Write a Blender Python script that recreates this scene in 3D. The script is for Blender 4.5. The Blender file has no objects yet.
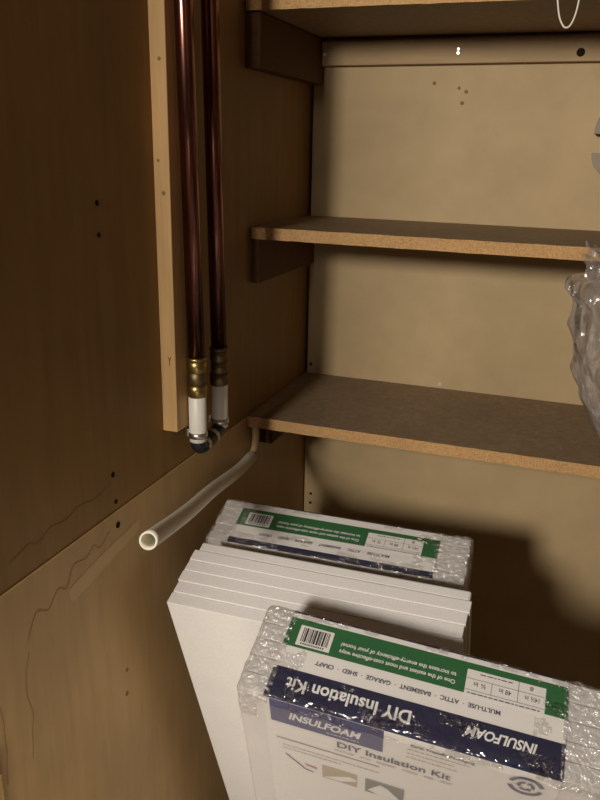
import bpy, bmesh, math, random
from mathutils import Vector, Matrix, noise
random.seed(7)
C = bpy.context.scene.collection
Z0 = 1.60                       # floor is z = 0; survey heights below are measured from eye level
PI = math.pi

# ------------------------------------------------------------------ materials
def mat(name, col, rough=.6, spec=.3, build=None, metal=0.0):
    m = bpy.data.materials.new(name); m.use_nodes = True
    nt = m.node_tree; b = nt.nodes['Principled BSDF']
    b.inputs['Base Color'].default_value = (*col, 1)
    b.inputs['Roughness'].default_value = rough
    b.inputs['Metallic'].default_value = metal
    b.inputs['Specular IOR Level'].default_value = spec
    if build: build(nt, b, col)
    return m
def N(nt, t, **kw):
    n = nt.nodes.new(t)
    for k, v in kw.items():
        if k in n.inputs: n.inputs[k].default_value = v
        else: setattr(n, k, v)
    return n
def coords(nt, scale=(1, 1, 1)):
    tc = nt.nodes.new('ShaderNodeTexCoord'); mp = nt.nodes.new('ShaderNodeMapping')
    mp.inputs['Scale'].default_value = scale
    nt.links.new(tc.outputs['Object'], mp.inputs['Vector']); return mp.outputs['Vector']
def noise_n(nt, vec, scale, detail=4, rough=.6):
    n = nt.nodes.new('ShaderNodeTexNoise'); n.inputs['Scale'].default_value = scale
    n.inputs['Detail'].default_value = detail; n.inputs['Roughness'].default_value = rough
    nt.links.new(vec, n.inputs['Vector']); return n.outputs['Fac']
def ramp(nt, fac, stops):
    r = nt.nodes.new('ShaderNodeValToRGB'); e = r.color_ramp.elements
    while len(e) < len(stops): e.new(.5)
    for i, (p, c) in enumerate(stops):
        e[i].position = p; e[i].color = (*c, 1) if len(c) == 3 else c
    nt.links.new(fac, r.inputs['Fac']); return r.outputs['Color']
def mix(nt, a, b, fac=.5, mode='MIX'):
    m = nt.nodes.new('ShaderNodeMix'); m.data_type = 'RGBA'; m.blend_type = mode
    for i, s in ((0, fac), (6, a), (7, b)):
        if hasattr(s, 'is_linked') or hasattr(s, 'node'): nt.links.new(s, m.inputs[i])
        else: m.inputs[i].default_value = s
    return m.outputs[2]
def bump(nt, b, h, strength, dist=.001):
    bp = nt.nodes.new('ShaderNodeBump'); bp.inputs['Strength'].default_value = strength
    bp.inputs['Distance'].default_value = dist
    nt.links.new(h, bp.inputs['Height']); nt.links.new(bp.outputs['Normal'], b.inputs['Normal'])
def sc(c, k): return tuple(min(1, x*k) for x in c)

def grain(scale, amt, bscale=60, streak=True):
    def f(nt, b, col):
        v = coords(nt, scale)
        n1 = noise_n(nt, v, 9, 6, .65)
        c1 = ramp(nt, n1, [(.3, sc(col, 1-amt)), (.7, sc(col, 1+amt))])
        n2 = noise_n(nt, coords(nt), 3.2, 4, .6)
        c2 = ramp(nt, n2, [(.3, (.86, .86, .86)), (.7, (1.1, 1.1, 1.1))])
        nt.links.new(mix(nt, c1, c2, 1.0, 'MULTIPLY'), b.inputs['Base Color'])
        bump(nt, b, n1, .25)
    return f
def particle(col2, s=260):
    def f(nt, b, col):
        v = coords(nt)
        n1 = noise_n(nt, v, s, 3, .7)
        c1 = ramp(nt, n1, [(.3, col2), (.48, col), (.72, sc(col, 1.28))])
        n2 = noise_n(nt, v, 5, 4, .6)
        c2 = ramp(nt, n2, [(.3, (.84, .84, .84)), (.7, (1.08, 1.08, 1.08))])
        nt.links.new(mix(nt, c1, c2, 1.0, 'MULTIPLY'), b.inputs['Base Color'])
        bump(nt, b, n1, .5)
    return f
def foam_b(nt, b, col):
    v = coords(nt)
    vo = nt.nodes.new('ShaderNodeTexVoronoi'); vo.inputs['Scale'].default_value = 330
    nt.links.new(v, vo.inputs['Vector'])
    c1 = ramp(nt, vo.outputs['Distance'], [(.0, col), (.75, sc(col, .93))])
    n2 = noise_n(nt, v, 14, 3, .6)
    c2 = ramp(nt, n2, [(.3, (.95, .95, .95)), (.7, (1, 1, 1))])
    nt.links.new(mix(nt, c1, c2, 1.0, 'MULTIPLY'), b.inputs['Base Color'])
    bump(nt, b, vo.outputs['Distance'], -.35, .0012)
def pipe_b(nt, b, col):
    n = noise_n(nt, coords(nt, (1, 1, .35)), 26, 5, .7)
    c = ramp(nt, n, [(.3, (.10, .048, .035)), (.55, col), (.8, (.32, .14, .11))])
    nt.links.new(c, b.inputs['Base Color'])
    r = ramp(nt, n, [(.3, (.28, .28, .28)), (.7, (.18, .18, .18))])
    nt.links.new(r, b.inputs['Roughness'])
def film(name, haze, gloss_r, bscale, bstr, bdist, tint=(.95, .93, .93), base_ref=.10, stretch=(1, 1, 1), cap=.14):
    m = bpy.data.materials.new(name); m.use_nodes = True
    nt = m.node_tree; nt.nodes.clear()
    out = nt.nodes.new('ShaderNodeOutputMaterial')
    v = coords(nt, stretch)
    n1 = noise_n(nt, v, bscale, 3, .6)
    vo = nt.nodes.new('ShaderNodeTexVoronoi'); vo.feature = 'DISTANCE_TO_EDGE'
    vo.inputs['Scale'].default_value = bscale*.9
    nt.links.new(v, vo.inputs['Vector'])
    ad = nt.nodes.new('ShaderNodeMath'); ad.operation = 'ADD'
    nt.links.new(n1, ad.inputs[0]); nt.links.new(vo.outputs['Distance'], ad.inputs[1])
    bp = nt.nodes.new('ShaderNodeBump'); bp.inputs['Strength'].default_value = bstr
    bp.inputs['Distance'].default_value = bdist
    nt.links.new(ad.outputs[0], bp.inputs['Height'])
    tr = nt.nodes.new('ShaderNodeBsdfTransparent'); tr.inputs['Color'].default_value = (*tint, 1)
    gl = nt.nodes.new('ShaderNodeBsdfGlossy'); gl.inputs['Roughness'].default_value = gloss_r
    gl.inputs['Color'].default_value = (1, 1, 1, 1)
    df = nt.nodes.new('ShaderNodeBsdfTranslucent'); df.inputs['Color'].default_value = (.85, .83, .82, 1)
    d2 = nt.nodes.new('ShaderNodeBsdfDiffuse'); d2.inputs['Color'].default_value = (.85, .83, .82, 1)
    for s in (gl, d2): nt.links.new(bp.outputs['Normal'], s.inputs['Normal'])
    lw = nt.nodes.new('ShaderNodeFresnel'); lw.inputs['IOR'].default_value = 1.5
    nt.links.new(bp.outputs['Normal'], lw.inputs['Normal'])
    ma = nt.nodes.new('ShaderNodeMath'); ma.operation = 'ADD'; ma.use_clamp = True
    ma.inputs[1].default_value = base_ref-.04
    nt.links.new(lw.outputs[0], ma.inputs[0])
    mi_ = nt.nodes.new('ShaderNodeMath'); mi_.operation = 'MINIMUM'; mi_.inputs[1].default_value = cap
    nt.links.new(ma.outputs[0], mi_.inputs[0]); ma = mi_
    m0 = nt.nodes.new('ShaderNodeMixShader'); m0.inputs[0].default_value = .5
    nt.links.new(df.outputs[0], m0.inputs[1]); nt.links.new(d2.outputs[0], m0.inputs[2])
    m1 = nt.nodes.new('ShaderNodeMixShader'); m1.inputs[0].default_value = haze
    nt.links.new(tr.outputs[0], m1.inputs[1]); nt.links.new(m0.outputs[0], m1.inputs[2])
    m2 = nt.nodes.new('ShaderNodeMixShader'); nt.links.new(ma.outputs[0], m2.inputs[0])
    nt.links.new(m1.outputs[0], m2.inputs[1]); nt.links.new(gl.outputs[0], m2.inputs[2])
    nt.links.new(m2.outputs[0], out.inputs['Surface'])
    return m

M = dict(
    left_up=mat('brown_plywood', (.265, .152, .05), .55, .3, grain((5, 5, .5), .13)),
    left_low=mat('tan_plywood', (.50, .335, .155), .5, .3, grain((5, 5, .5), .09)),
    back=mat('beige_hardboard', (.47, .35, .192), .6, .25, grain((2, 2, 2), .04)),
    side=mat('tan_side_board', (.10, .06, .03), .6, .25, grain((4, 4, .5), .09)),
    floor=mat('dusty_floor_board', (.2, .14, .09), .8, .2, grain((3, 1, 1), .15)),
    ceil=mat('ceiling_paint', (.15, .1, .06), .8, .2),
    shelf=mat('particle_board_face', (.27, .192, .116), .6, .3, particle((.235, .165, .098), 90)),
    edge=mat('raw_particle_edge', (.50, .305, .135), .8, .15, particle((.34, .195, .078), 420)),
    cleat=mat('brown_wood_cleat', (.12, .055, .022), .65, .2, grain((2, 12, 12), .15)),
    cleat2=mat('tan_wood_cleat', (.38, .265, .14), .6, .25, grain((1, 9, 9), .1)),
    pine=mat('pale_pine', (.52, .33, .145), .6, .25, grain((14, 14, .8), .12)),
    dark=mat('dark_hole', (.02, .012, .006), .9, .1),
    nail=mat('nail_steel', (.6, .58, .52), .35, .5, None, .9),
    mark=mat('brown_scuff', (.22, .14, .062), .7, .2),
    mark2=mat('tan_scuff', (.36, .235, .105), .7, .2),
    pale=mat('pale_scuff', (.57, .405, .21), .55, .3, grain((3, 3, 3), .05)),
    copper=mat('aged_copper', (.27, .12, .095), .38, .5, pipe_b, 1.0),
    brass=mat('aged_brass', (.38, .28, .11), .36, .5, grain((1, 1, 1), .2), 1.0),
    brass_d=mat('dull_brass', (.20, .15, .08), .5, .4, grain((1, 1, 1), .2), 1.0),
    pvc=mat('white_plastic', (.78, .76, .70), .4, .4),
    steel=mat('clamp_steel', (.62, .60, .56), .3, .5, None, 1.0),
    rubber=mat('black_rubber', (.012, .012, .014), .35, .5),
    foam=mat('white_foam', (.83, .815, .80), .85, .15, foam_b),
    paper=mat('white_label_paper', (.84, .83, .81), .5, .3),
    green=mat('label_green', (.012, .135, .035), .5, .3),
    navy=mat('label_navy', (.008, .010, .050), .45, .3),
    blue=mat('label_slate_blue', (.07, .08, .20), .5, .3),
    ink=mat('label_grey_ink', (.13, .12, .17), .6, .2),
    white=mat('label_white_ink', (.85, .85, .85), .5, .3),
    black=mat('label_black_ink', (.03, .025, .03), .6, .2),
    olive=mat('label_olive_ink', (.33, .30, .22), .6, .2),
    photo_a=mat('label_photo_tan', (.50, .44, .32), .5, .2),
    photo_b=mat('label_photo_grey', (.25, .26, .24), .5, .2),
    red=mat('label_red_ink', (.55, .2, .17), .5, .2),
    cord=mat('white_cord', (.8, .76, .68), .6, .3),
    grey=mat('dark_grey_metal', (.22, .17, .11), .45, .4, grain((1, 1, 1), .2)),
    wrap=film('clear_shrink_wrap', .05, .10, 60, 1.0, .003, (.99, .985, .98), base_ref=.06, cap=.12),
    wrapc=film('crinkled_shrink_wrap',  .22, .17, 120, 1.0, .009, (.99, .985, .98), base_ref=.17, cap=.26),
    wraps=film('glinting_shrink_wrap', .05, .17, 90, 1.0, .016, (.99, .985, .98), base_ref=.18, cap=.28),
    wrapf=film('front_glare_wrap', .26, .16, 30, .6, .004, (.99, .985, .98), base_ref=.06, cap=.12),  # glare over the front film put in as a white haze
    bagm=film('clear_bag_plastic', .32, .20, 17, 1.0, .035, (.93, .90, .89), base_ref=.28, stretch=(1, 1, .45), cap=.45),
)
tube = mat('milky_tube', (.84, .80, .67), .5, .3)
tb = tube.node_tree.nodes['Principled BSDF']
tb.inputs['Transmission Weight'].default_value = .0; tb.inputs['IOR'].default_value = 1.2
tb.inputs['Subsurface Weight'].default_value = .3; tb.inputs['Subsurface Radius'].default_value = (.01, .01, .008)
tb.inputs['Alpha'].default_value = .9
M['tube'] = tube

# ------------------------------------------------------------------ object helpers
def obj(name, bm, mats, parent=None, smooth=False):
    me = bpy.data.meshes.new(name)
    bmesh.ops.recalc_face_normals(bm, faces=bm.faces) if smooth != 'keep' else None
    bm.to_mesh(me); bm.free()
    for m in (mats if isinstance(mats, (list, tuple)) else [mats]): me.materials.append(m)
    if smooth:
        for p in me.polygons: p.use_smooth = True
    o = bpy.data.objects.new(name, me); C.objects.link(o)
    if parent: o.parent = parent
    return o
def tag(o, label, cat, group=None):
    o['label'] = label; o['category'] = cat
    if group: o['group'] = group
    return o
def thing(name, label, cat, loc=(0, 0, 0), group=None, rot=None):
    o = bpy.data.objects.new(name, None); C.objects.link(o)
    o.empty_display_size = .05
    o.matrix_world = Matrix.Translation(loc) @ (rot.to_4x4() if rot else Matrix())
    return tag(o, label, cat, group)
def struct(name, bm, m, parent=None):
    o = obj(name, bm, m, parent)
    if not parent: o['kind'] = 'structure'
    return o
def box(bm, a, b, mi=0, bevel=0, seg=2):
    a = Vector(a); b = Vector(b)
    r = bmesh.ops.create_cube(bm, size=1.0)
    vs = r['verts']
    for v in vs: v.co = Vector([(a[i]+b[i])/2+(b[i]-a[i])*v.co[i] for i in range(3)])
    fs = list({f for v in vs for f in v.link_faces})
    for f in fs: f.material_index = mi
    if bevel:
        es = list({e for v in vs for e in v.link_edges})
        bmesh.ops.bevel(bm, geom=es, offset=bevel, segments=seg, affect='EDGES', profile=.5)
    return bm
def nb(): return bmesh.new()
def sweep(bm, pts, rads, n=16, mi=0, cap=True):
    pts = [Vector(p) for p in pts]
    if not isinstance(rads, (list, tuple)): rads = [rads]*len(pts)
    rings = []; up = None
    for i, p in enumerate(pts):
        a = pts[max(i-1, 0)]; c = pts[min(i+1, len(pts)-1)]
        d = (c-a).normalized()
        if up is None:
            up = Vector((0, 0, 1)) if abs(d.z) < .9 else Vector((1, 0, 0))
        s = d.cross(up).normalized(); up = s.cross(d).normalized()
        rings.append([bm.verts.new(p+(s*math.cos(2*PI*k/n)+up*math.sin(2*PI*k/n))*rads[i]) for k in range(n)])
    for r0, r1 in zip(rings, rings[1:]):
        for k in range(n):
            f = bm.faces.new((r0[k], r0[(k+1) % n], r1[(k+1) % n], r1[k])); f.material_index = mi
    if cap:
        for r in (rings[0], rings[-1]):
            f = bm.faces.new(r); f.material_index = mi
    return rings
def bez(p, n=24):
    """Catmull-Rom through the points"""
    P = [Vector(q) for q in p]; P = [2*P[0]-P[1]]+P+[2*P[-1]-P[-2]]
    out = []
    for i in range(1, len(P)-2):
        for k in range(n):
            t = k/n
            out.append(.5*((2*P[i])+(P[i+1]-P[i-1])*t+(2*P[i-1]-5*P[i]+4*P[i+1]-P[i+2])*t*t+(3*P[i]-P[i-1]-3*P[i+1]+P[i+2])*t**3))
    out.append(P[-2]); return out
def lathe(bm, prof, c, axis='Z', n=28, mi=0):
    """prof: (r, z) pairs along the axis, closed at both ends when r = 0"""
    rings = []
    for r, z in prof:
        rings.append([bm.verts.new((c[0]+r*math.cos(2*PI*k/n), c[1]+r*math.sin(2*PI*k/n), c[2]+z)) for k in range(n)])
    for r0, r1 in zip(rings, rings[1:]):
        for k in range(n):
            f = bm.faces.new((r0[k], r0[(k+1) % n], r1[(k+1) % n], r1[k])); f.material_index = mi
    for r in (rings[0], rings[-1]):
        f = bm.faces.new(r); f.material_index = mi
def disc(bm, c, nrm, r, h=.0008, n=14, mi=0):
    nrm = Vector(nrm); c = Vector(c)
    sweep(bm, [c-nrm*.0003, c+nrm*h], r, n, mi)

# ------------------------------------------------------------------ the closet
YF = -1.75      # how far the sides reach towards the room
XR = 1.05
SEAM = -.386
FL, CE = -1.60, .75
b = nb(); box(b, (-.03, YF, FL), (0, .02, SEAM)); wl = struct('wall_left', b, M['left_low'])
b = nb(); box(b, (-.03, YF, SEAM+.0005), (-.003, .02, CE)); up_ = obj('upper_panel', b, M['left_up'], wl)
up_['label'] = 'darker brown upper board of the left side, above the seam'
b = nb(); box(b, (.0025, 0, FL), (XR, .02, CE)); wb = struct('wall_back', b, M['back'])
b = nb(); box(b, (XR, YF, FL), (XR+.03, .02, CE)); struct('wall_right', b, M['side'])
b = nb(); box(b, (-.03, YF-1.6, FL-.03), (XR+.03, .02, FL)); struct('floor', b, M['floor'])
b = nb(); box(b, (-.03, YF, CE), (XR+.03, .02, CE+.03)); struct('ceiling', b, M['ceil'])

for y, z, r in ((-.686, -.403, .0042), (-.686, -.016, .0032), (-.686, -.05, .0028), (-.683, -.373, .003), (-.686, -.336, .0035)):
    b = nb(); disc(b, (0 if z < SEAM else -.003, y, z), (1, 0, 0), r)
    obj('screw_hole', b, M['dark'], wl)
for y, z, r in ((-.685, -.617, .0028), (-.688, -.652, .0034)):
    b = nb(); disc(b, (0, y, z), (1, 0, 0), r); obj('rust_spot', b, M['mark'], wl)
for x, z, r, m in ((.272, .126, .0032, 'mark'), (.2775, .144, .003, 'mark'), (.272, -.376, .0035, 'nail'), (.004+.006, -.366, .003, 'dark'),
                   (.222, .158, .003, 'mark'), (.265, .150, .0026, 'mark')):
    b = nb(); disc(b, (x, 0, z), (0, -1, 0), r, .0012)
    obj('nail_head' if m == 'nail' else 'nail_hole', b, M[m], wb)
for x, z in ((.017, -.651), (.0165, -.672)):
    b = nb(); disc(b, (x, 0, z), (0, -1, 0), .003); obj('nail_hole', b, M['dark'], wb)

def ribbon(bm, pts, w, x):
    """wandering stain line on the left side, (y, z) points"""
    P = bez([(0, y, z) for y, z in pts], 10); prev = None
    for i, p in enumerate(P):
        d = (P[min(i+1, len(P)-1)]-P[max(i-1, 0)]).normalized()
        s = Vector((0, -d.z, d.y))
        ww = w*(.45+.9*abs(noise.noise(p*90)))
        p = p+s*noise.noise(p*40)*.003
        cur = (bm.verts.new((x, *(p-s*ww)[1:])), bm.verts.new((x, *(p+s*ww)[1:])))
        if prev: bm.faces.new((prev[0], prev[1], cur[1], cur[0]))
        prev = cur
STAINS = [([(-.872, -.357), (-.842, -.352), (-.828, -.357), (-.80, -.349), (-.775, -.352), (-.752, -.346), (-.728, -.352), (-.705, -.347)], .0011, -.0026, 'upper'),
          ([(-.86, -.455), (-.845, -.432), (-.825, -.440), (-.806, -.425), (-.792, -.432), (-.778, -.410), (-.752, -.413), (-.738, -.404), (-.725, -.412), (-.705, -.402)], .0013, .0004, 'lower'),
          ([(-.872, -.60), (-.866, -.55), (-.871, -.51), (-.862, -.47)], .0009, .0004, 'lower'),
          ([(-.912, -.60), (-.908, -.54), (-.913, -.49)], .0012, .0004, 'lower')]
for pts, w_, x_, where in STAINS:
    b = nb(); ribbon(b, pts, w_, x_); obj('stain_line', b, M['mark' if where == 'upper' else 'mark2'], up_ if where == 'upper' else wl)
b = nb()
q = [(-.790, -.437), (-.787, -.450), (-.780, -.455), (-.740, -.449), (-.690, -.441), (-.640, -.432), (-.636, -.417), (-.690, -.421), (-.740, -.427), (-.775, -.433)]
b.faces.new([b.verts.new((.0004, y, z)) for y, z in q])
obj('worn_streak', b, M['pale'], wl)

# ------------------------------------------------------------------ shelves and their wooden supports
def shelf(name, z, zr, d, label, x0=.0005):
    """z = top at the left end, zr = top at the right end"""
    b = nb(); box(b, (x0, -d, z-.0184), (XR-.0005, -.0015, z), 0)
    for v in b.verts: v.co.z += (zr-z)*(v.co.x/XR)
    bmesh.ops.subdivide_edges(b, edges=[e for e in b.edges if abs(e.verts[0].co.x-e.verts[1].co.x) > .5], cuts=120)
    for v in b.verts:
        if v.co.y < -.1:                                   # crumbly sawn edge
            v.co.y += noise.noise(v.co*55)*.0007; v.co.z += noise.noise(v.co*70+Vector((3, 1, 2)))*.0006
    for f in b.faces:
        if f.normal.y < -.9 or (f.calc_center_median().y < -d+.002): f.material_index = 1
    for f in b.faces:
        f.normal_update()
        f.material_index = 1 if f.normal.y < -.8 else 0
    return tag(obj(name, b, [M['shelf'], M['edge']]), label, 'shelf', None)
shelf('wooden_shelf', .233+.0184, .228+.0184, .297, 'brown wooden shelf at the very top of the closet, seen from below')
shelf('wooden_shelf', -.0736, -.078, .277, 'particle board shelf in the middle, just above the plastic bag')
shelf('wooden_shelf', -.384, -.384, .297, 'lowest particle board shelf, directly above the foam board packs')

def cleat(y0, y1, z0, z1, x1, label, m='cleat', x0=-.003, rnd=.004):
    b = nb(); box(b, (x0, y0, z0), (x1, y1, z1), 0, .0015)
    return tag(obj('shelf_cleat', b, M[m]), label, 'shelf support')
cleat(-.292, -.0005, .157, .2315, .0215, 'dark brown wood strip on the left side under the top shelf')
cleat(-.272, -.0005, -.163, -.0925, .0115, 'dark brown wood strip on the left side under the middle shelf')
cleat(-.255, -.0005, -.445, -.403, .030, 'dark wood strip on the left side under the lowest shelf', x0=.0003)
t = tag(obj('shelf_cleat', box(nb(), (.0225, -.018, .187), (XR-.0005, -.0003, .2265), 0, .001), M['cleat2']),
        'long tan wood strip along the back board under the top shelf', 'shelf support')
b = nb(); disc(b, (.4555, -.018, .2000), (0, -1, 0), .0065, .0006, 20); obj('dark_spot', b, M['dark'], t)  # small dark disc on the strip
for x, z in ((.028, .205), (.262, .209), (.262, .203)):
    b = nb(); disc(b, (x, -.018, z), (0, -1, 0), .0024, .0012); obj('nail_head', b, M['nail'], t)

# batten carrying the pipes
bt = tag(obj('wall_batten', box(nb(), (-.0029, -.564, -.320), (.0188, -.532, CE-.0005), 0, .0012), M['pine']),
         'pale pine batten standing upright on the left side beside the copper pipes', 'wood strip')
for x, z, r in ((.010, .141, .0022), (.004, .028, .0018), (.010, -.01, .0026)):
    b = nb(); disc(b, (x, -.564, z), (0, -1, 0), r, .0005); obj('nail_hole', b, M['mark'], bt)
b = nb()
for p in (((.0085, -.2165), (.0105, -.2215)), ((.0125, -.2165), (.0105, -.2215)), ((.0105, -.2215), (.0105, -.2285))):
    sweep(b, [(p[0][0], -.5642, p[0][1]), (p[1][0], -.5642, p[1][1])], .0004, 6)
obj('pencil_mark', b, M['dark'], bt)
# pale sliver of trim low at the left
tag(obj('trim_strip', box(nb(), (.0005, -1.02, FL+.0005), (.02, -.938, -.556), 0, .001), M['pine']),
    'pale wood strip low on the left side, only its top corner showing', 'wood strip')

# ------------------------------------------------------------------ the two copper pipes
def pipe(x, y, lab, dz, rear):
    base = Vector((x, y, -.352))
    t = thing('copper_pipe', lab, 'pipe', base, 'copper pipes on the batten')
    def L(prof, m, nm):
        b = nb(); lathe(b, [(r, z-base.z) for r, z in prof], (0, 0, 0)); return obj(nm, b, M[m], t, True)
    z = lambda v: v+dz
    b = nb(); sweep(b, [(0, 0, z(-.226)-base.z), (0, -.0125, .2-base.z), (0, -.0287, CE-.002-base.z)], .0111, 28)
    obj('copper_tube', b, M['copper'], t, True)
    bm_, bd_ = ('brass', 'brass_d') if not rear else ('brass_d', 'brass_d')
    L([(.0112, z(-.2165)), (.0134, z(-.2175)), (.0138, z(-.2195)), (.0134, z(-.2215)), (.0112, z(-.222))], 'brass' if not rear else 'brass_d', 'collar_ring')
    L([(.0112, z(-.2215)), (.0126, z(-.2225)), (.0132, z(-.229)), (.0126, z(-.2365)), (.0118, z(-.238))], bm_, 'compression_nut')
    L([(.0115, z(-.2375)), (.0122, z(-.238)), (.0122, z(-.2545)), (.0115, z(-.255))], bd_, 'coupling_body')
    L([(.0115, z(-.2545)), (.0133, z(-.2555)), (.0137, z(-.262)), (.0133, z(-.2700)), (.0115, z(-.2725))], bm_ if not rear else 'brass_d', 'coupling_nut')
    L([(.0105, z(-.271)), (.0121, z(-.2725)), (.0121, z(-.326)), (.0118, z(-.336)), (.0095, z(-.337))], 'pvc', 'plastic_tail')
    c = L([(.0119, z(-.3225)), (.0132, z(-.323)), (.0132, z(-.3305)), (.0119, z(-.331))], 'steel', 'hose_clamp')
    b = nb(); box(b, (-.0165, -.004, z(-.3315)-base.z), (-.0128, .003, z(-.3205)-base.z), 0, .0006)
    obj('clamp_screw', b, M['steel'], c)
    return t
p1 = pipe(.0335, -.533, 'nearer copper pipe ending in the larger white plastic tail, beside the batten', -.004, False)
p2 = pipe(.0335, -.4655, 'farther copper pipe with dull dark fitting, half behind the nearer pipe', -.0055, True)
# rubber U-bend between both tails
t = thing('rubber_hose', 'short black rubber U-bend joining the lower ends of both pipes', 'hose', (.0335, -.4995, -.360))
b = nb(); pts = bez([(0, -.0335, .0200), (0, -.0335, .0150), (0, -.029, .0105), (0, -.018, .0090), (0, .0, .0105), (0, .018, .0135), (0, .029, .016), (0, .034, .0195), (0, .034, .0208)], 8)
sweep(b, pts, .0108, 22); obj('rubber_bend', b, M['rubber'], t, True)
for yy, zz, dy, dz in ((-.0175, .0091, .006, .0005), (.008, .0119, .007, .0010)):
    b = nb(); d = Vector((0, dy, dz)).normalized()
    c = Vector((0, yy, zz)); sweep(b, [c-d*.003, c+d*.003], .0119, 24)
    obj('clamp_band', b, M['steel'], t, True)

# ------------------------------------------------------------------ milky tube on its stub under the lowest shelf
t = thing('drain_tube', 'milky plastic tube sticking out towards the viewer below the copper pipes', 'tube', (.011, -.300, -.455))
def tubemesh(pts, r0, r1, n=24):
    b = nb(); P = pts
    o = sweep(b, P, r0, n, cap=False); i = sweep(b, P, r1, n, cap=False)
    for k in range(n):
        for e in (0, -1):
            b.faces.new((o[e][k], o[e][(k+1) % n], i[e][(k+1) % n], i[e][k]))
    return b
TP = TUBE_PTS = [(0.0, 0.0, 0.0), (.016, -.086, .012), (.042, -.228, .043), (.077, -.370, .078), (.110, -.511, .117)]
obj('tube_wall', tubemesh(bez(TP, 16), .0097, .0076), M['tube'], t, True)
d = (Vector(TP[0])-Vector(TP[1])).normalized()
b = nb(); sweep(b, [-d*.018, -d*.012], .0096, 22); obj('hose_clamp', b, M['steel'], t, True)
b = nb(); sweep(b, bez([-d*.02, d*.008, d*.016+Vector((0, 0, .006)), Vector((.002, .014, .022)), Vector((.002, .014, .0505))], 8), .0062, 18)
obj('pipe_stub', b, M['cleat2'], t, True)

# ------------------------------------------------------------------ foam board packs
def rotm(yaw, lean, roll):
    cy, sy = math.cos(yaw), math.sin(yaw); Rz = Matrix(((cy, -sy, 0), (sy, cy, 0), (0, 0, 1)))
    c, s = math.cos(lean), math.sin(lean); Rx = Matrix(((1, 0, 0), (0, c, -s), (0, s, c)))
    c, s = math.cos(roll), math.sin(roll); Ry = Matrix(((c, 0, s), (0, 1, 0), (-s, 0, c)))
    return Rz @ Rx @ Ry
W = .368
def sheet_bm(x0, x1, y0, y1, z0, z1, bev=.0022):
    return box(nb(), (x0, y0, z0), (x1, y1, z1), 0, bev, 2)

# the six loose sheets
MP, MA, MT = Vector((.05688, -.67278, -.50732)), (.01542, .336, -.01648), .1055
R_ = rotm(*MA); th = MT/6
words = ['frontmost of the six loose white foam sheets standing behind the front wrapped pack',
         'second loose white foam sheet, counting back from the front of the stack',
         'third loose white foam sheet, counting back from the front of the stack',
         'fourth loose white foam sheet, counting back from the front of the stack',
         'fifth loose white foam sheet, second from the rear wrapped pack',
         'rearmost loose white foam sheet, resting nearest the rear wrapped pack, slightly narrower']
offs = [(0, 0), (.0010, .0014), (-.0006, .0028), (.0006, .0040), (.0005, .0052), (.004, .0030)]
for i in range(6):
    n = R_.col[2]; top = MP + R_.col[1]*(th*i) + R_.col[0]*offs[i][0] + n*offs[i][1]
    Lh = (top.z-(FL+.001))/n.z - max(0, -R_.col[0].z)*W/n.z
    w = W - (.004 if i == 5 else 0) + (.002 if i == 4 else 0)
    b = sheet_bm(-w/2, w/2, -th/2+.0002, th/2-.0002, 0, Lh, .0008 if i < 5 else .003)
    s = obj('foam_sheet', b, M['foam'])
    s.matrix_world = Matrix.Translation(top - n*Lh + R_.col[0]*(w/2) + R_.col[1]*(th/2)) @ R_.to_4x4()
    tag(s, words[i], 'foam board', 'loose foam sheets')

FONT = bpy.data.fonts[0] if len(bpy.data.fonts) else None
def text(body, name, m, parent, fn, x0, x1, yc, cap, bold=.02, shear=0.0):
    """fn maps flat print coordinates (mm, reading direction first) on to the pack"""
    cu = bpy.data.curves.new('print', 'FONT'); cu.body = body; cu.size = 1; cu.offset = bold; cu.shear = shear
    cu.resolution_u = 3
    ob = bpy.data.objects.new('print', cu); C.objects.link(ob)
    bpy.context.view_layer.update()
    me = ob.evaluated_get(bpy.context.evaluated_depsgraph_get()).to_mesh()
    xs = [v.co.x for v in me.vertices]; k = (x1-x0)/(max(xs)-min(xs)); mn = min(xs)
    b = nb(); vs = [b.verts.new(fn(x0+(v.co.x-mn)*k, yc+(v.co.y-.34)*cap/.69)) for v in me.vertices]
    for p in me.polygons:
        try: b.faces.new([vs[i] for i in p.vertices])
        except ValueError: pass
    ob.to_mesh_clear(); bpy.data.objects.remove(ob); bpy.data.curves.remove(cu)
    return obj(name, b, m, parent, 'keep')
def rects(fn, lst, lift=None):
    b = nb()
    for x0, y0, x1, y1 in lst:
        b.faces.new([b.verts.new(fn(*q)) for q in ((x0, y0), (x1, y0), (x1, y1), (x0, y1))])
    return b

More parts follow.
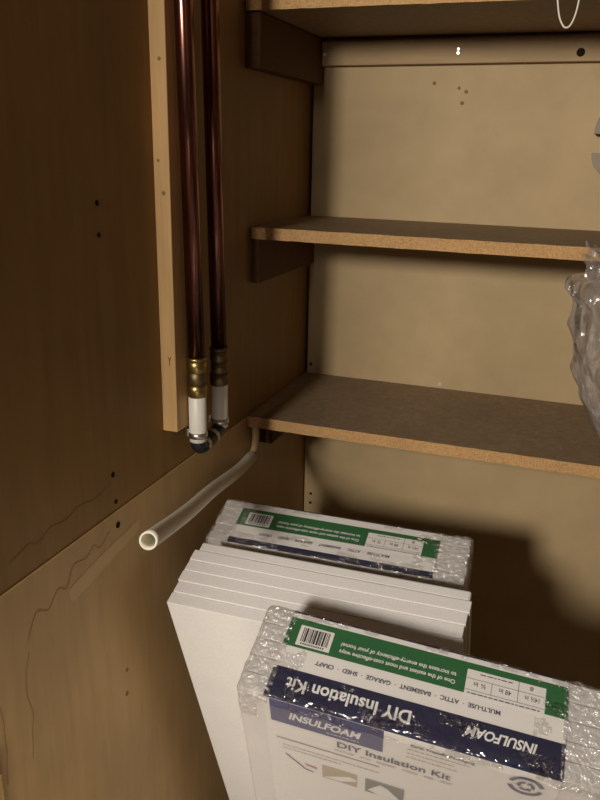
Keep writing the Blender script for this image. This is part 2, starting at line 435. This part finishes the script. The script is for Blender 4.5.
def film_bm(W_, T, L, amp_label, u0, u1, seed):
    """loose wrap all round a pack: a fine grid near its top, coarse lower down"""
    b = nb(); off = .0022
    zs = [0]+[-.006*k for k in range(1, 40)]+[-.24-.08*k for k in range(1, 40) if .24+.08*k < L-.01]+[-L+.003]
    nx, ny = 110, 30
    xs = [-.0+W_*i/nx for i in range(nx+1)]; ys = [T*i/ny for i in range(ny+1)]
    def P(x, y, z):
        p = Vector((x, y, z)); c = Vector((min(max(x, .004), W_-.004), min(max(y, .004), T-.004), min(z, -.004)))
        nrm = p-c; nrm = nrm.normalized() if nrm.length > 1e-6 else Vector((0, 0, 1))
        q = p*1.0+Vector((seed, 0, 0))
        inlab = u0+.004 < x < u1-.004
        end = 0 if inlab else min(1, .35+min(abs(x-u0), abs(x-u1))/.02)
        edge = max(0, 1-abs(y)/.016)*(1 if z > -.012 else max(0, 1+z/.03))
        edge2 = max(0, 1-abs(T-y)/.010)*(1 if z > -.012 else 0)
        a = amp_label+.0012*end+.0022*edge+.0018*edge2
        if z < -.07: a *= max(.15, 1+(z+.07)/.1)
        k = abs(noise.noise(Vector((q.x*75, q.y*110, q.z*110))))*1.2+abs(noise.noise(Vector((q.x*22, q.y*60, q.z*60))))
        return c+nrm*(.004+off+a*k)-(Vector((0, 0, 0)))
    def grid(A, B, f):
        g = [[b.verts.new(f(i, j)) for j in B] for i in A]
        for i in range(len(A)-1):
            for j in range(len(B)-1):
                b.faces.new((g[i][j], g[i+1][j], g[i+1][j+1], g[i][j+1]))
    grid(xs, ys, lambda x, y: P(x, y, 0))
    grid(xs, zs, lambda x, z: P(x, 0, z)); grid(xs, zs, lambda x, z: P(x, T, z))
    grid(ys, zs, lambda y, z: P(0, y, z)); grid(ys, zs, lambda y, z: P(W_, y, z))
    bmesh.ops.remove_doubles(b, verts=b.verts, dist=.0004)
    for f in b.faces:
        c = f.calc_center_median(); q = Vector((c.x*38+seed, c.y*55, c.z*55))
        nz = noise.noise(q)
        near = min(abs(c.x-u0), abs(c.x-u1))
        if c.z > -.012:
            zone = (c.x < u0+.006 or c.x > u1-.004) or (near < .03 and nz > 0) or (c.y < .03 and nz > .12) or (c.y > T-.008 and nz > -.05)
        else:
            zone = c.z > -.05 and (c.x < .02 or c.x > W_-.02 or c.y > T*.5)
        end = c.x < u0+.004 or c.x > u1-.002
        f.material_index = (1 if end else 3) if zone else (2 if c.y < .001 and c.z < -.012 else 0)
    return b

def pack(P, ang, T, nsheets, label, tof, u0, u1, full, seed):
    R = rotm(*ang); n = R.col[2]
    low = min(0, R.col[0].z)*W
    L = (P.z+low-(FL+.003))/n.z
    t = thing('foam_board_pack', label, 'foam board pack',
              P - n*L + R.col[0]*(W/2) + R.col[1]*(T/2), 'shrink wrapped foam board packs', R)
    O = Vector((-W/2, -T/2, L)); th = T/nsheets
    for i in range(nsheets):
        j = (0, .0012, -.0006, .0008, -.0004)[i % 5]
        obj('foam_panel', sheet_bm(O.x+j, O.x+W-.001+j, O.y+th*i+.0003, O.y+th*(i+1)-.0003, 0, O.z-abs(j), .0014), M['foam'], t)
    mm = .001
    # the printed sleeve: back strip, top, front
    y_b = T*1000
    def sleeve(h):
        prof = [(y_b+.9, -60), (y_b+.9, 0-.3), (y_b-.3, .9), (.3, .9), (-.9, -.3), (-.9, -300)]
        return prof
    b = nb(); pr = [(y_b+.9, -55), (y_b+.9, -1), (y_b-1, .9), (1, .9), (-.9, -1), (-.9, -250)]
    vv = [[b.verts.new(O+Vector((x*mm, y*mm, z*mm))) for y, z in pr] for x in (u0, u1)]
    for k in range(5): b.faces.new((vv[0][k], vv[1][k], vv[1][k+1], vv[0][k+1]))
    lab = obj('label', b, M['paper'], t)
    lab['label'] = 'printed white, green and navy paper label'
    def fold(u, v, h):
        """v is measured from the front top edge: up to T across the top, negative down the front, beyond T down the back"""
        if v < 0: return O+Vector((u*mm, -(.9+h)*mm, v*mm))
        if v > y_b: return O+Vector((u*mm, (y_b+.9+h)*mm, (y_b-v)*mm))
        return O+Vector((u*mm, v*mm, (.9+h)*mm))
    def band(nm, m, a, c, h=.35, x0=u0, x1=u1):
        b = nb(); vs = [a]+[q for q in (0, y_b) if a < q < c]+[c]
        g = []
        for v in vs:
            g.append((v))
        cols = [[b.verts.new(fold(x, v, h)) for v in vs] for x in (x0, x1)]
        for k in range(len(vs)-1): b.faces.new((cols[0][k], cols[1][k], cols[1][k+1], cols[0][k+1]))
        return obj(nm, b, M[m], lab)
    s = tof
    x = lambda u: u0+(u-28)*(u1-u0)/290.
    gb = band('green_band', 'green', 59+s, 93.5+s)
    band('navy_band', 'navy', -.5+s if full else s-6, 34+s)
    band('navy_strip', 'navy', y_b-1.6, y_b+18)
    up = lambda h: (lambda a, c: fold(-a, -c, h))     # print that faces the back: both axes turned round
    T_ = lambda body, nm, m, ua, ub, vc, cap, bold=.02, shear=0: text(body, nm, M[m], lab, up(.75), -x(ua), -x(ub), -(vc+s), cap, bold, shear)
    # barcode
    bc = obj('barcode', rects(lambda a, c: fold(a, c, .7), [(x(41), 62+s, x(78), 86.5+s)]), M['paper'], lab, 'keep')
    rs = random.Random(3); bars = []; a = 45
    while a < 74:
        w = rs.choice((.6, .9, 1.4, 2.0)); bars.append((x(a), 67+s, x(a+w), 84+s)); a += w+rs.choice((.5, .7, 1.1))
    bars += [(x(46+k*2.4), 63.6+s, x(47.4+k*2.4), 65.6+s) for k in range(11)]
    b2 = rects(lambda a, c: fold(a, c, 1.0), bars)
    me2 = bpy.data.meshes.new('bars'); b2.to_mesh(me2); b2.free()
    bm3 = nb(); bm3.from_mesh(bc.data); k0 = len(bm3.faces); bm3.from_mesh(me2)
    for i, f in enumerate(bm3.faces): f.material_index = 0 if i < k0 else 1
    bm3.to_mesh(bc.data); bm3.free(); bc.data.materials.append(M['black'])
    T_('One of the easiest and most cost-effective ways', 'tagline', 'white', 209, 88, 67.2, 4.6)
    T_('to increase the energy-efficiency of your home!', 'tagline', 'white', 209, 88, 75.6, 4.6)
    T_('MULTI-USE  \u00b7  ATTIC  \u00b7  BASEMENT  \u00b7  GARAGE  \u00b7  SHED  \u00b7  CRAFT', 'use_list', 'ink', 256, 68, 47, 4.6)
    # size table
    obj('size_table', rects(lambda a, c: fold(a, c, .7), [(x(219), 57+s, x(296.5), 86+s)]), M['paper'], lab, 'keep')
    obj('table_lines', rects(lambda a, c: fold(a, c, .95), [(x(219.5), 75.5+s, x(296), 76+s), (x(219.5), 63+s, x(296), 63.5+s),
        (x(244.5), 63.4+s, x(245), 75.5+s), (x(270), 63.4+s, x(270.5), 86+s)]), M['ink'], lab, 'keep')
    T_('14\u00bd in', 'table_figure', 'ink', 291, 277, 70.5, 5)
    T_('48 in', 'table_figure', 'ink', 264, 252, 70.5, 5)
    T_('\u00be in', 'table_figure', 'ink', 239, 227, 70.5, 5)
    T_('8', 'table_figure', 'ink', 284.5, 281, 81.5, 4.5)
    def dashes(a, c, v, hgt, seed, step=1):
        """print too small to read: a row of short ink strokes"""
        r_ = random.Random(seed); out = []; q = a
        while q < c-1:
            w_ = r_.uniform(2.2, 6); out.append((q, v-hgt/2, min(q+w_, c), v+hgt/2)); q += w_+1.1
        return out
    for dd in (dashes(222, 294, 60, 1.3, 1), dashes(232, 264, 82.5, 1.2, 2)):
        obj('small_print', rects(lambda a, c: fold(a, c, .95), [(x(p0), q0+s, x(p1), q1+s) for p0, q0, p1, q1 in dd]), M['ink'], lab, 'keep')
    if full:
        T_('INSULFOAM', 'brand_text', 'white', 293, 226, 21, 9.5, .03, .25)
        T_('DIY Insulation Kit', 'title_text', 'white', 174, 46, 17.5, 13, .025)
        F_ = lambda h: (lambda a, c: fold(a, c, h))
        obj('blue_panel', rects(F_(.4), [(34, -45, 152, -1.5)]), M['blue'], lab, 'keep')
        G = lambda body, nm, m, ua, ub, vc, cap, bold=.02, shear=0: text(body, nm, M[m], lab, F_(.8), ua, ub, vc, cap, bold, shear)
        G('INSULFOAM', 'brand_text', 'white', 54, 130, -25.5, 12.5, .03, .25)
        obj('small_print', rects(F_(.8), dashes(94, 128, -38, 1.2, 4)), M['paper'], lab, 'keep')
        G('DIY Insulation Kit', 'title_text', 'ink', 105, 221, -56, 11, .02)
        G('MULTI-USE  \u00b7  ATTIC  \u00b7  BASEMENT  \u00b7  GARAGE  \u00b7  SHED  \u00b7  CRAFT', 'use_list', 'olive', 103, 224, -69, 4, 0)
        G('Earth Friendly Packaging', 'small_print', 'ink', 179, 240, -14, 4.6, .01)
        for q, e in enumerate((236, 222, 226)):
            obj('small_print', rects(F_(.4), dashes(176, e, -23-q*8, 1.5, 6+q)), M['olive'], lab, 'keep')
        obj('rule_line', rects(F_(.4), [(38, -80, 150, -77.5)]), M['olive'], lab, 'keep')
        for dd in (dashes(44, 150, -92, 1.5, 11), dashes(44, 110, -99, 1.5, 12)):
            obj('small_print', rects(F_(.4), dd), M['olive'], lab, 'keep')
        # three how-to pictures
        pc = obj('picture', rects(F_(.5), [(88, -142, 127, -113)]), M['photo_a'], lab, 'keep')
        b = nb(); b.faces.new([b.verts.new(fold(*q, .8)) for q in ((90, -139), (118, -122), (126, -124), (126, -129), (108, -139))])
        obj('picture_shape', b, M['white'], lab, 'keep')
        obj('picture', rects(F_(.5), [(136, -144, 178, -113)]), M['photo_b'], lab, 'keep')
        b = nb(); b.faces.new([b.verts.new(fold(*q, .8)) for q in ((139, -138), (152, -119), (160, -123), (176, -143), (150, -143))])
        obj('picture_shape', b, M['white'], lab, 'keep')
        b = nb()
        for q in (((46, -112), (66, -134), (67.5, -132.5), (47.5, -111)), ((66, -133), (78, -137), (78, -139), (66, -135))):
            b.faces.new([b.verts.new(fold(*p_, .6)) for p_ in q])
        obj('picture_shape', b, M['ink'], lab, 'keep')
        b = nb(); b.faces.new([b.verts.new(fold(*p_, .6)) for p_ in ((68, -122), (82, -124), (82, -128), (70, -126))])
        obj('picture_shape', b, M['red'], lab, 'keep')
        # round recycling emblem: a ring and three bent arrows
        cx, cyy = 289, -28
        b = nb()
        def arc(r0, r1, a0, a1, nn=14, sx=1.0, head=False):
            pv = None
            for k in range(nn+1):
                an = math.radians(a0+(a1-a0)*k/nn)
                cur = [b.verts.new(fold(cx+sx*r*math.cos(an), cyy+r*math.sin(an), .7)) for r in (r0, r1)]
                if pv: b.faces.new((pv[0], pv[1], cur[1], cur[0]))
                pv = cur
            if head:
                an = math.radians(a1); a2 = math.radians(a1+26); rm = (r0+r1)/2
                b.faces.new([b.verts.new(fold(cx+rr*math.cos(q), cyy+rr*math.sin(q), .7)) for rr, q in ((r0-2.2, an), (r1+2.2, an), (rm, a2))])
        arc(12.5, 17, 15, 165, 24); arc(12.5, 17, 195, 345, 24)
        for k in range(3): arc(5, 8.3, 100+k*120, 180+k*120, 8, head=True)
        obj('recycling_emblem', b, M['ink'], lab, 'keep')
    b = film_bm(W, T, L, .0004, u0*mm, u1*mm, seed)
    for v in b.verts: v.co += O
    fo = obj('plastic_wrap', b, [M['wrap'], M['wrapc'], M['wrapf'], M['wraps']], t, True)
    fo['label'] = 'clear crinkled plastic wrap'
    return t
pack(Vector((.2254, -.8232, -.4756)), (.0243, .385, .0723), .1010, 5,
     'front wrapped foam board pack with large upside-down white title on its navy band', 0, 28, 318, True, 0)
pack(Vector((.0394, -.5245, -.4925)), (.045, .322, .007), .0830, 5,
     'rear wrapped foam board pack standing behind the loose white sheets', -24, 31, 326, False, 3.3)

# scrap of wrap poking out at the left of the stack
b = nb(); g = []
for i in range(9):
    row = []
    for j in range(9):
        p = Vector((i/8*.03, j/8*.02, 0)); p.z = .012*noise.noise(p*120)+.006*noise.noise(p*260)
        row.append(b.verts.new(Vector((.036, -.603, -.512))+p))
    g.append(row)
for i in range(8):
    for j in range(8): b.faces.new((g[i][j], g[i+1][j], g[i+1][j+1], g[i][j+1]))
tag(obj('plastic_scrap', b, M['wrap'], None, True), 'small torn scrap of clear wrap poking out left of the loose foam sheets', 'plastic scrap')

# ------------------------------------------------------------------ hanging plastic bag
t = thing('plastic_bag', 'clear crumpled plastic bag hanging at the right in front of the shelves', 'bag', (.623, -.40, -.402))
PROF = [(0, .004), (.02, .022), (.062, .046), (.116, .074), (.181, .099), (.226, .109), (.284, .108), (.300, .085), (.310, .045), (.316, .012)]
def prof(z):
    for (z0, r0), (z1, r1) in zip(PROF, PROF[1:]):
        if z <= z1:
            f = (z-z0)/(z1-z0); return r0+(r1-r0)*f
    return PROF[-1][1]
def ridge(q): return 1-abs(noise.noise(q))*2
def bag(shrink, seed):
    b = nb(); n, m_ = 84, 64; rings = []; rj = random.Random(5)
    for j in range(m_+1):
        z = .316*j/m_; ring = []; r = prof(z)*shrink
        up = max(0, (z-.27)/.046)
        cx = -.060*up**1.2
        for i in range(n):
            a = 2*PI*i/n; d = Vector((math.cos(a), math.sin(a), 0))
            q = Vector((d.x*1.3+seed, d.y*1.3, z*4+.3*d.x))
            w = 1+.10*noise.noise(q*1.5)+.05*ridge(q*1.9+Vector((5, 0, 0)))+.06*ridge(q*3.6)+.035*ridge(q*7)
            w += .05*math.sin(a*11+z*30)*min(1, max(0, (z-.2)/.1))
            w += rj.uniform(-.006, .006)
            ring.append(b.verts.new((cx+r*w*d.x-.07*r, r*w*.72*d.y, z)))
        rings.append(ring)
    for r0, r1 in zip(rings, rings[1:]):
        for i in range(n): b.faces.new((r0[i], r0[(i+1) % n], r1[(i+1) % n], r1[i]))
    b.faces.new(rings[0])
    bmesh.ops.triangulate(b, faces=b.faces)
    return b
obj('bag_body', bag(1, 0), M['bagm'], t, True)
b = nb(); rings = []
for j in range(14):                                         # gathered mouth, fanned out to the left
    f = j/13; c = Vector((-.060-.052*f, -.004*f, .306+.014*f)); ring = []
    for i in range(40):
        a = 2*PI*i/40; w = (.006+.017*f**1.4)*(1+.3*math.sin(a*7+1)*f+.25*noise.noise(Vector((math.cos(a)*2, math.sin(a)*2, f*3))))
        ring.append(b.verts.new(c+Vector((w*.4*math.cos(a)-w*.25*math.sin(a), w*math.cos(a)*.7, w*math.sin(a)))))
    rings.append(ring)
for r0, r1 in zip(rings, rings[1:]):
    for i in range(40): b.faces.new((r0[i], r0[(i+1) % 40], r1[(i+1) % 40], r1[i]))
obj('bag_mouth', b, M['bagm'], t, True)
b = nb(); sweep(b, bez([(-.060, 0, .311), (-.02, .03, .318), (0, .08, .316), (.001, .122, .312)], 8), .0012, 8)
obj('tie_cord', b, M['cord'], t, True)

# white cord loop hanging from the top shelf
b = nb(); sweep(b, bez([(.426, -.28, .2505), (.426, -.298, .2525), (.4285, -.303, .235), (.4335, -.304, .211), (.4395, -.304, .199), (.4445, -.304, .1965),
                        (.4495, -.304, .201), (.4535, -.304, .214), (.4555, -.304, .232), (.4565, -.298, .2525), (.4565, -.28, .2505)], 8), .0011, 8)
tag(obj('cord_loop', b, M['cord'], None, True), 'thin white cord loop hanging over the front edge of the top shelf', 'cord')

# dark two-jawed clamp at the right edge
t = thing('pipe_clamp', 'dark grey two-jawed clamp fixed to the back board at the right edge', 'clamp', (.5305, -.001, .0635))
def jaw(z0, z1, s):
    b = nb(); pr = []
    for k in range(9):
        a = PI/2*k/8; pr.append((-.0395+.026*(1-math.cos(a)), z0+(z1-z0)*math.sin(a)))
    pr = [(p[0], p[1]) for p in pr]+[(.034, z1), (.034, z0)]
    v0 = [b.verts.new((x, -.03, z)) for x, z in pr]; v1 = [b.verts.new((x, 0, z)) for x, z in pr]
    b.faces.new(v0); b.faces.new(v1[::-1])
    for k in range(len(pr)): b.faces.new((v0[k], v0[(k+1) % len(pr)], v1[(k+1) % len(pr)], v1[k]))
    bmesh.ops.bevel(b, geom=b.edges[:], offset=.001, segments=2, affect='EDGES')
    return b
obj('upper_jaw', jaw(.0145, .0575, 1), M['grey'], t); obj('lower_jaw', jaw(-.0145, -.048, 1), M['grey'], t)
b = box(nb(), (.014, -.026, -.013), (.030, -.001, .013), 0, .001); obj('spine', b, M['grey'], t)

# ------------------------------------------------------------------ camera and light
def rotc(y, p, r):
    return rotm(y, p, r)
cam = bpy.data.cameras.new('camera'); co = bpy.data.objects.new('camera', cam); C.objects.link(co)
R = rotc(.3474, -.3128, -.0209)
mw = Matrix((R.col[0], R.col[2], -R.col[1])).transposed().to_4x4(); mw.translation = Vector((.5008, -1.4155, .0415))
co.matrix_world = mw
cam.sensor_width = 36; cam.sensor_fit = 'AUTO'; cam.lens = 767.8/800*36; cam.clip_start = .02
bpy.context.scene.camera = co

def lamp(name, loc, radius, watts, col):
    l = bpy.data.lights.new(name, 'POINT'); l.energy = watts; l.color = col; l.shadow_soft_size = radius
    o = bpy.data.objects.new(name, l); C.objects.link(o); o.location = loc; return o
lamp('room_lamp', (.005, -2.6, .43), .14, 172, (1.0, .905, .79))
l = bpy.data.lights.new('added_fill_light', 'AREA'); l.shape = 'RECTANGLE'; l.size = .5; l.size_y = .5; l.energy = 1.45; l.spread = 1.5; l.color = (1, .9, .76)  # added fill, stands in for soft light from the room
o = bpy.data.objects.new('added_fill_light', l); C.objects.link(o); o.location = (.42, -1.62, -.85)
o.rotation_euler = (Vector((-.80, .75, .0))).to_track_quat('-Z', 'Y').to_euler()

w = bpy.data.worlds.new('world'); bpy.context.scene.world = w; w.use_nodes = True
w.node_tree.nodes['Background'].inputs[0].default_value = (1, .86, .66, 1)
w.node_tree.nodes['Background'].inputs[1].default_value = .004

for o in list(C.objects):
    if o.parent is None: o.location.z += Z0

s = bpy.context.scene
s.view_settings.view_transform = 'Standard'; s.view_settings.look = 'None'
s.view_settings.gamma = 1; s.view_settings.use_curve_mapping = False
s.view_settings.exposure = 0
